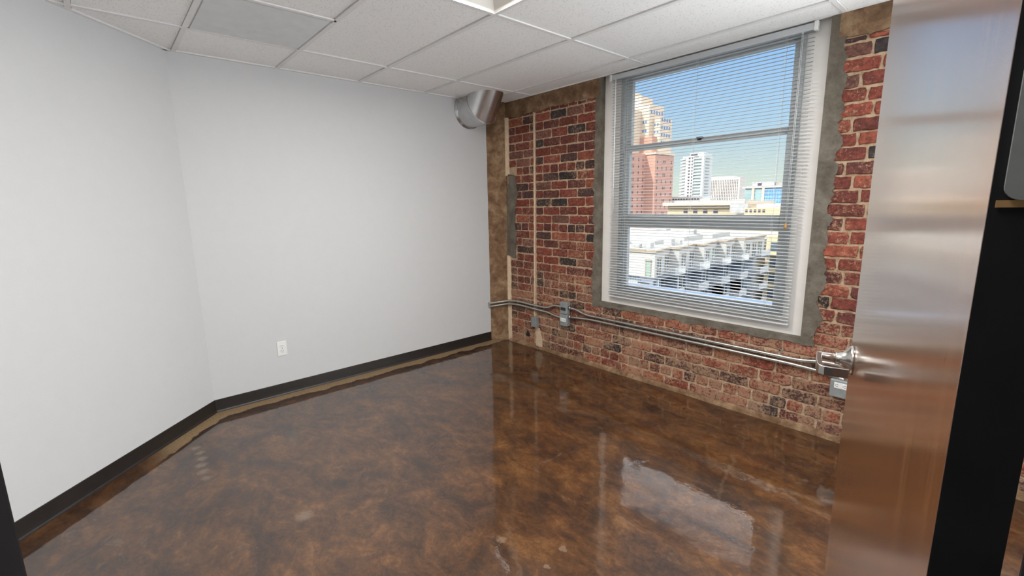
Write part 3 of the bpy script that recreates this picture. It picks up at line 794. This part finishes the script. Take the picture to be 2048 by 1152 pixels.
TANW = mat('yellow_tan_wall', (.48, .38, .24), .85, var=.06, scale=.12)
GREYM = mat('grey_plant_metal', (.34, .34, .34), .6, var=.2, scale=.4)
BLUECURT = mat('blue_curtain_glass', (.16, .36, .66), .12, var=.25, scale=.12)
TEAL = mat('teal_glass', (.16, .48, .42), .2, var=.2, scale=.2)
ASPH = mat('street_asphalt', (.16, .16, .17), .9, var=.15, scale=.1)
struct('ground', MB().box(-900, 500, 12, 1500, GZ-1, GZ), ASPH, 'grey street level far below the window')

# ---- row of white townhouses with sawtooth bays
tv = thing('townhouse_row', 'white stucco townhouse row with zigzag roofline and balconies across the street', 'building', (-36, 51.8, GZ))
RT, RB = -5.0, -8.70; XO, XI = -29.40, -30.85
yb = [51.8, 58.2, 65.7, 73.2, 80.3, 89.8]
outer = [(XO, yb[0])]
for i in range(1, len(yb)-1): outer += [(XI, yb[i]), (XO, yb[i])]
outer += [(XO-.1, yb[-1])]
XB = -46.0
MB().prism(outer+[(XB, yb[-1]), (XB, yb[0])], RB, RT-.35).build('upper_storey', STUCCO, tv)
ring = [(x+.22, y-(.22 if i == 0 or i % 2 == 0 and i < len(outer)-1 else .0)) for i, (x, y) in enumerate(outer)]
MB().prism([(x+.20, y-.18) for x, y in outer[:-1]]+[(outer[-1][0]+.2, yb[-1]+.2), (XB-.2, yb[-1]+.2), (XB-.2, yb[0]-.18)], RT-.35, RT-.05).build('coping', COPING, tv)
MB().prism([(x-.35, y+.3) for x, y in outer[:-1]]+[(outer[-1][0]-.3, yb[-1]-.3), (XB+.3, yb[-1]-.3), (XB+.3, yb[0]+.3)], RT-.06, RT-.02).build('roof_deck', ROOFW, tv)
q = MB()
for z0 in (RT-.05,):
    q.box(XB, XO-1.5, yb[0]-.05, yb[0]+.15, RT-.1, RT+.05)
q.build('parapet', COPING, tv)
# raised roof blocks behind the front edge
for (xa_, ya_, yb_, h2_) in ((-34.5, 60, 66, .55), (-34, 68, 74.5, .7), (-33.5, 77, 84, .7), (-38, 53.5, 59, .35)): MB().box(-45, xa_, ya_, yb_, RT-.05, RT+h2_).build('roof_block', STUCCO, tv)
def bay_pt(i, t, off=0):
    """point on the slanted shade face of bay i"""
    a = Vector((XO, yb[i], 0)); b_ = Vector((XI if i < 4 else XO-.1, yb[i+1], 0)); d = (b_-a); n_ = Vector((d.y, -d.x, 0)).normalized()
    return a+d*t+n_*off, d.normalized(), n_
def twin(i, t0, t1, z0, z1, gm=None):
    p0, d, n_ = bay_pt(i, t0); p1, _, _ = bay_pt(i, t1); ln = (p1-p0).length
    q = MB(); e = .14
    q.obox(p0+zplane(z1)-n_*.1-d*e, d*(ln+2*e), n_*.28, (0, 0, .22)); q.obox(p0+zplane(z0)-n_*.1-d*e, d*e, n_*.16, (0, 0, z1-z0)); q.obox(p1+zplane(z0)-n_*.1, d*e, n_*.16, (0, 0, z1-z0))
    w_ = q.build('window_trim', TRIMM, tv)
    MB().obox(p0+zplane(z0)-n_*.05, d*ln, n_*.08, (0, 0, z1-z0)).build('pane', gm or CITYGLASS, w_)
    q = MB(); q.obox(p0+d*(ln/2-.05)+zplane(z0)+n_*.03, d*.1, n_*.04, (0, 0, z1-z0)); q.obox(p0+zplane(z0+(z1-z0)*.42)+n_*.03, d*ln, n_*.04, (0, 0, .08)); q.build('mullion', RAIL, w_)
for i in range(5):
    ts = ((.16, .36), (.66, .88)) if i < 4 else ((.12, .26), (.42, .56), (.70, .84))
    for k_, (t0, t1) in enumerate(ts):
        twin(i, t0, t1, -8.5, -6.3, GREENGL if (i == 2 and k_ == 1) else None)
# window in the sunlit end wall
q = MB().box(-30.85, -29.85, 51.62, 51.82, -6.46, -6.25).box(-30.80, -30.68, 51.70, 51.82, -8.5, -6.46).box(-30.02, -29.90, 51.70, 51.82, -8.5, -6.46)
w_ = q.build('window_trim', TRIMM, tv); MB().box(-30.68, -30.02, 51.74, 51.82, -8.5, -6.46).build('pane', GREENGL, w_); MB().box(-30.68, -30.02, 51.70, 51.82, -7.95, -7.87).build('mullion', RAIL, w_)
# lower storeys, recessed and blue-grey
MB().box(XB, -31.2, yb[0]+1.2, yb[-1]-.3, GZ, RB).build('lower_storeys', BLUEG, tv)
def rail(mb, x0, y0, x1, y1, z, h_=1.05, step=.16):
    d = Vector((x1-x0, y1-y0, 0)); ln = d.length; d.normalize(); n_ = max(2, int(ln/step))
    mb.obox((x0, y0, z+h_-.05), d*ln, (-d.y*.06, d.x*.06, 0), (0, 0, .06)); mb.obox((x0, y0, z+.08), d*ln, (-d.y*.05, d.x*.05, 0), (0, 0, .05))
    for i in range(n_+1): mb.obox(Vector((x0, y0, z))+d*(ln*i/n_), d*.035, (-d.y*.035, d.x*.035, 0), (0, 0, h_))
for lvl in range(4):
    zf = RB-.30-3.1*lvl
    for i in range(5):
        y0, y1 = yb[i], yb[i+1]
        xo = XO+.15
        MB().prism([(XO+.1, y0-.1), (xo, y1-.1), (-31.5, y1-.1), (-31.5, y0-.1)] if lvl == 0 else [(xo, y0+1.2), (xo, y1-.6), (-31.5, y1-.6), (-31.5, y0+1.2)], zf, zf+.30).build('floor_slab', SLABM, tv)
        # balcony at the outer end of the bay
        ym = y0+(y1-y0)*.62
        q = MB(); q.box(-30.9, -28.5, ym, y1+.2, zf+.05, zf+.28); b_ = q.build('balcony_slab', SLABM, tv)
        q = MB(); rail(q, -28.5, ym, -28.5, y1+.2, zf+.28); rail(q, -30.6, ym, -28.5, ym, zf+.28); rail(q, -29.4, y1+.2, -28.5, y1+.2, zf+.28)
        q.build('railing', RAIL, b_)
        if lvl > 0:
            # party wall fin, dark door glass
            MB().box(-31.3, -29.5, y0-.15, y0+.15, zf-2.8-.0, zf+.0+3.0 if lvl else zf).build('party_wall', BLUEG, tv) if lvl < 4 else None
        zz = zf-2.7
        MB().box(-31.24, -31.12, y0+.7, y0+2.3, zz, zz+2.4).build('door_glass', CITYGLASS, tv); MB().box(-31.24, -31.12, y0+3.6, y0+5.4, zz, zz+2.4).build('door_glass', CITYGLASS, tv)
        MB().box(-31.14, -31.06, y0+1.45, y0+1.55, zz, zz+2.4).build('door_mullion', RAIL, tv); MB().box(-31.14, -31.06, y0+4.45, y0+4.55, zz, zz+2.4).build('door_mullion', RAIL, tv); MB().box(-31.1, -31.0, y0+2.5, y0+3.2, zz, zz+2.6).build('wall_panel', RAIL, tv)
# lattice wall under the sunlit end
q = MB(); x = -36.0
while x < -29.4: q.box(x, x+.07, 52.7, 52.78, RB-3.2, RB); x += .42
z = RB-3.1
while z < RB: q.box(-36, -29.4, 52.7, 52.78, z, z+.06); z += .42
q.build('lattice', RAIL, tv)
MB().box(-36, -29.4, 52.8, 53.1, GZ, RB).build('lattice_backing', mat('pale_blue_wall', (.42, .48, .56), .7), tv)
# rooftop units
def unit(x, y, z, sx, sy, sz, lab_, nm='rooftop_unit', grp='air handling units on the townhouse roof'):
    t = thing(nm, lab_, 'air conditioner', (x, y, z), grp)
    MB().box(x-sx/2, x+sx/2, y-sy/2, y+sy/2, z, z+sz).build('casing', GREYM, t, bevel=.04)
    MB().lathe((x, y, z+sz), (0, 0, 1), [(0, min(sx, sy)*.38), (.10, min(sx, sy)*.38), (.12, min(sx, sy)*.30)], 20).build('fan_cowl', RAIL, t)
    MB().box(x-sx/2-.3, x-sx/2, y-.1, y+.1, z, z+.35).build('pipe_elbow', GALV, t)
unit(-32.2, 54.9, RT-.02, .9, .9, .8, 'small grey rooftop air unit nearest the sunlit corner of the townhouses')
unit(-33.6, 54.3, RT-.02, .7, .7, .55, 'low grey rooftop air unit behind the sunlit corner of the townhouses')
unit(-32.3, 60.4, RT-.02, 1.3, 1.0, 1.0, 'larger grey rooftop air unit on the second townhouse')
unit(-31.9, 62.6, RT-.02, .7, .7, .6, 'short grey rooftop air unit beyond the larger one')
unit(-36.5, 75.7, RT-.02, 1.0, 1.0, 1.5, 'tall grey rooftop unit between the raised roof blocks')

# ---- flat pale roofs and long tan wall behind
rb_ = thing('low_roof_building', 'wide low white roofed building right behind the townhouses', 'building', (-70, 95, GZ))
MB().box(-110, -33, 96, 124, GZ, -6.9).build('wall', STUCCO, rb_)
MB().box(-110, -33, 96, 124, -6.9, -6.6).build('coping', ROOFW, rb_)
q = MB()
for i in range(22): q.box(-106+i*3.3, -105.9+i*3.3, 96.1, 96.2, -6.6, -5.7)
q.box(-106, -34, 96.1, 96.2, -5.75, -5.68); q.build('roof_railing', RAIL, rb_)
q = MB(); q.box(-62, -58, 104, 106, -6.6, -5.4); q.box(-56, -53, 104, 106, -6.6, -5.7); q.build('vent_row', GREYM, rb_)
yt = thing('tan_apartment_block', 'yellow tan apartment block with teal corner strip right of the townhouses', 'building', (-22, 98, GZ))
MB().box(-31.5, -8, 96.5, 112, GZ, -5.6).build('wall', TANW, yt)
for j in range(6):
    for i in range(3):
        w_ = MB().box(-30.6+i*2.6, -29.2+i*2.6, 96.3, 96.5, -8.6-3.2*j, -6.9-3.2*j).build('window', CITYGLASS, yt)
for j in range(6):
    MB().box(-31.6, -26.2, 95.2, 96.5, -9.3-3.2*j, -9.1-3.2*j).build('balcony', TANW, yt)
MB().box(-29.0, -26.9, 95.6, 96.5, GZ, -5.0).build('corner_strip', TEAL, yt)
# cream cornice building, dark window band
D = 200.; x0 = CAMP.x-.575*D; x1 = CAMP.x-.3885*D
cb = thing('cornice_building', 'long cream building with a deep shaded cornice behind the townhouses', 'building', (x0+20, D-3, GZ))
yD = CAMP.y+D
MB().box(x0, x1, yD, yD+30, GZ, -.6).build('wall', TANW, cb)
MB().box(x0-1, x1-1.5, yD-3.0, yD+30, -.5, .9).build('cornice', CREAM, cb)
MB().box(x0, x1-9, yD+6, yD+28, .9, 1.7).build('roof_parapet', STUCCO, cb)
for i in range(9):
    xx = x0+8+i*4.6
    if xx < x1-12: MB().box(xx, xx+1.9, yD-.15, yD+.1, -4.0, -2.3).build('window', DKWIN, cb)
q = MB()
for i in range(26): q.box(x0+i*1.5, x0+.25+i*1.5, yD-2.9, yD-2.8, .9, 1.6)
q.box(x0, x1-2, yD-2.9, yD-2.8, 1.55, 1.62); q.build('roof_railing', GREYM, cb)
ph = thing('rooftop_plant_room', 'dark rooftop plant enclosure at the right end of the cornice building', 'roof structure', (x1-4, yD-4, -3))
MB().box(x1-6.6, x1+.4, yD-4.6, yD-3.2, -3.6, .2).build('enclosure', GREYM, ph); MB().box(x1-6.0, x1-.8, yD-4.7, yD-3.4, .2, 1.9).build('tank', STUCCO, ph)
lb_ = thing('low_annex', 'cream low annex right of the cornice building', 'building', (x1+8, yD, GZ))
MB().box(x1+.6, x1+26, yD-8, yD+14, GZ, -1.6).build('wall', TANW, lb_); MB().box(x1+4, x1+22, yD-5, yD+8, -1.6, -.2).build('upper_wall', PINKW, lb_)
for i in range(5): MB().box(x1+1+i*1.6, x1+1.9+i*1.6, yD-8.1, yD-8, -3.3, -2.1).build('window', DKWIN, lb_)

# ---- red-brown tower with cream stepped top
tw = thing('red_tower', 'tall red-brown tower with stepped cream top at the left of the window', 'building', (-195, 300, GZ))
y_ = lambda D: CAMP.y+D
def bx(name, m_, X0, X1, D0, D1, z0, z1): return MB().box(X0, X1, y_(D0), y_(D1), z0, z1).build(name, m_, tw)
bx('near_shaft', TERRA, -225, -187.6, 277, 300, GZ, 35.2)
bx('shaft', TERRA, -225, -180.0, 300, 325, GZ, 34.6)
bx('cornice', CREAM, -225, -179.3, 299.3, 325.6, 34.6, 36.2)
bx('red_block', TERRA, -225, -184.5, 302, 316, 36.2, 47.5)
bx('cream_block', CREAM, -225, -182.3, 308, 324.5, 36.2, 60.5)
bx('cream_block', CREAM, -225, -188.0, 303, 322, 47.5, 70.0)
bx('near_cream_block', CREAM, -225, -194.5, 290, 308, 35.2, 66.0)
bx('cream_block', CREAM, -225, -196.5, 305.5, 320, 66, 77.0)
bx('tower_peak', CREAM, -225, -203.5, 308, 316, 77, 81.0)
bx('blue_glass_strip', BLUECURT, -206.5, -201.0, 289.6, 290.2, 48, 66)
def winx(X, D, z, w_, h_, m_, dm=None):      # window on a +x face
    MB().box(X-.1, X+.12, y_(D), y_(D)+w_, z, z+h_).build('window', m_, tw)
def winy(X, D, z, w_, h_, m_): MB().box(X, X+w_, y_(D)-.12, y_(D)+.1, z, z+h_).build('window', m_, tw)
cnt = 0
for j in range(9):                            # near shaft, groups of three
    z = 30.0-j*4.6
    for D in (282.0, 284.0, 290.2, 295.8): winx(-187.6, D, z, 1.0, 2.0, DKWIN)
for j in range(9):                            # right shaft, pairs
    z = 28.6-j*4.6
    for D in ((302.5, 310.5, 312.6, 321.5) if j % 2 == 0 else (302.5, 308.5, 314.5, 321.5)): winx(-180.0, D, z, .9, 2.1, DKWIN)
for j in range(4):
    z = 42.5+j*5.2
    for D in (310, 313.4, 316.8, 320.2):
        if z < 59: winx(-182.3, D, z, 1.6, 2.2, BLUEWIN)
for j in range(5):
    for X in (-203.5, -200.5, -197.5): winy(X, 290, 38+j*5.3, 1.5, 2.0, BLUEWIN)
for j in range(2):
    for X in (-193.4, -191.2): winy(X, 303, 51+j*6, 1.3, 1.8, BLUEWIN)
for X in (-194.0,): pass
for D in (305, 308.5, 312, 315.5, 319): winx(-188.0, D, 63.5, 1.6, 2.6, BLUEWIN)
for j in range(2):
    for X in (-186.9, -184.6): winy(X, 308, 50+j*5, 1.2, 1.8, BLUEWIN)
for X in (-190.6, -187.2): winy(X, 302, 40, 1.1, 2.2, DKWIN)

# ---- white apartment tower
wt = thing('white_tower', 'slim white apartment tower with stacked balconies, in the middle of the skyline', 'building', (-256, 500, GZ))
def wb(name, m_, X0, X1, D0, D1, z0, z1): return MB().box(X0, X1, y_(D0), y_(D1), z0, z1).build(name, m_, wt)
X = lambda a, D: CAMP.x+a*D
wb('white_shaft', TWHITE, X(-.543, 500), X(-.517, 500), 500, 520, GZ, 50.5)
wb('glass_shaft', TGLASS, X(-.517, 500), X(-.499, 500), 501.5, 520, GZ, 49)
wb('white_pier', TWHITE, X(-.499, 500), X(-.494, 500), 500, 520, GZ, 52)
wb('grey_shaft', TWHITE, X(-.508, 500), -244.0, 502, 519, GZ, 52.5)
wb('penthouse', TWHITE, X(-.530, 500), X(-.50, 500), 503, 515, 50, 54)
for j in range(3): pass
for j in range(16):
    z = 47-j*3.4
    MB().box(X(-.547, 500), X(-.536, 500), y_(498.3), y_(500), z, z+1.0).build('balcony', TWHITE, wt)
    MB().box(X(-.517, 500), X(-.500, 500), y_(500.2), y_(501.6), z, z+1.0).build('balcony', TWHITE, wt)
    MB().box(-244.1, -242.6, y_(504), y_(513), z, z+.9).build('balcony', GREYM, wt)
    MB().box(X(-.529, 500), X(-.525, 500), y_(499.8), y_(500.1), z+.4, z+2.3).build('window', DKWIN, wt)
    MB().box(X(-.5215, 500), X(-.519, 500), y_(499.8), y_(500.1), z+.4, z+2.3).build('window', DKWIN, wt)
MB().box(X(-.528, 500), X(-.512, 500), y_(502.8), y_(503.1), 51, 53).build('window', DKWIN, wt)

# ---- office slab with vertical fins
of = thing('grid_office', 'pale office slab with a dense grid of vertical fins, right of the white tower', 'building', (-270, 600, GZ))
ox0, ox1 = X(-.505, 600), X(-.4145, 600)
MB().box(ox0, ox1-.3, y_(601), y_(615), GZ, 28).build('window_wall', DKWIN, of)
MB().box(ox1-2.2, ox1, y_(600), y_(616), GZ, 30).build('end_wall', PINKW, of)
MB().box(ox0, ox1-2, y_(599.6), y_(615), 27, 29.6).build('roof_band', PINKW, of)
MB().box(ox0, ox1-9, y_(604), y_(612), 29.6, 31.6).build('plant_screen', TWHITE, of)
n = 24
for i in range(n):
    x = ox0+(ox1-2-ox0)*i/n; MB().box(x, x+1.25, y_(599.4), y_(601), GZ, 27.5).build('fin', PINKW, of)
for j in range(8): MB().box(ox0, ox1-2, y_(600.2), y_(600.9), 24-j*3.9, 25-j*3.9).build('spandrel', PINKW, of)

# ---- blue glass building
bg_ = thing('blue_glass_building', 'blue glass office with cream pillars at the right of the skyline', 'building', (-160, 450, GZ))
D = 450.
MB().box(X(-.4035, D), -110, y_(451), y_(475), GZ, 12).build('glass_wall', mat('grey_teal_glass', (.25, .36, .38), .15, var=.15, scale=.1), bg_)
MB().box(X(-.3655, D), -110, y_(450.5), y_(451), GZ, 11).build('blue_glass_wall', BLUECURT, bg_)
MB().box(X(-.4085, D), -110, y_(449.5), y_(475), 12, 14.0).build('cornice', STUCCO, bg_)
for a in (-.3895, -.3700): MB().box(X(a, D), X(a, D)+2.2, y_(449.7), y_(451), GZ, 12).build('pillar', CREAM, bg_)
q = MB()
for i in range(16): q.box(X(-.3655, D)+i*2.2, X(-.3655, D)+.25+i*2.2, y_(450.3), y_(450.6), GZ, 11)
for j in range(8): q.box(X(-.3655, D), -115, y_(450.3), y_(450.6), 9-3.3*j, 9.4-3.3*j)
q.build('curtain_mullions', BLUEG, bg_)
MB().box(X(-.394, D), X(-.352, D), y_(455), y_(465), 14, 17.6).build('plant_room', GREYM, bg_)
MB().box(X(-.383, D), X(-.376, D), y_(454.6), y_(455), 14.4, 17.0).build('louvre', DKWIN, bg_)
MB().box(X(-.352, D), -118, y_(457), y_(465), 14, 16.4).build('roof_screen', ROOFW, bg_)

# ---- low white blocks at the foot of the white tower
lw = thing('low_white_block', 'low white block with small windows at the foot of the white tower', 'building', (-190, 350, GZ))
D = 350.
MB().box(X(-.60, D), X(-.493, D), y_(350), y_(365), GZ, 5.0).build('wall', TWHITE, lw)
MB().box(X(-.493, D), X(-.455, D), y_(352), y_(366), GZ, 1.8).build('side_wall', TWHITE, lw)
MB().box(X(-.483, D), X(-.462, D), y_(340), y_(350), GZ, 3.0).build('end_block', PINKW, lw)
for j in range(2):
    for i in range(11): MB().box(X(-.57, D)+i*2.3, X(-.57, D)+1.2+i*2.3, y_(349.8), y_(350.1), 2.6-j*2.6, 3.9-j*2.6).build('window', DKWIN, lw)
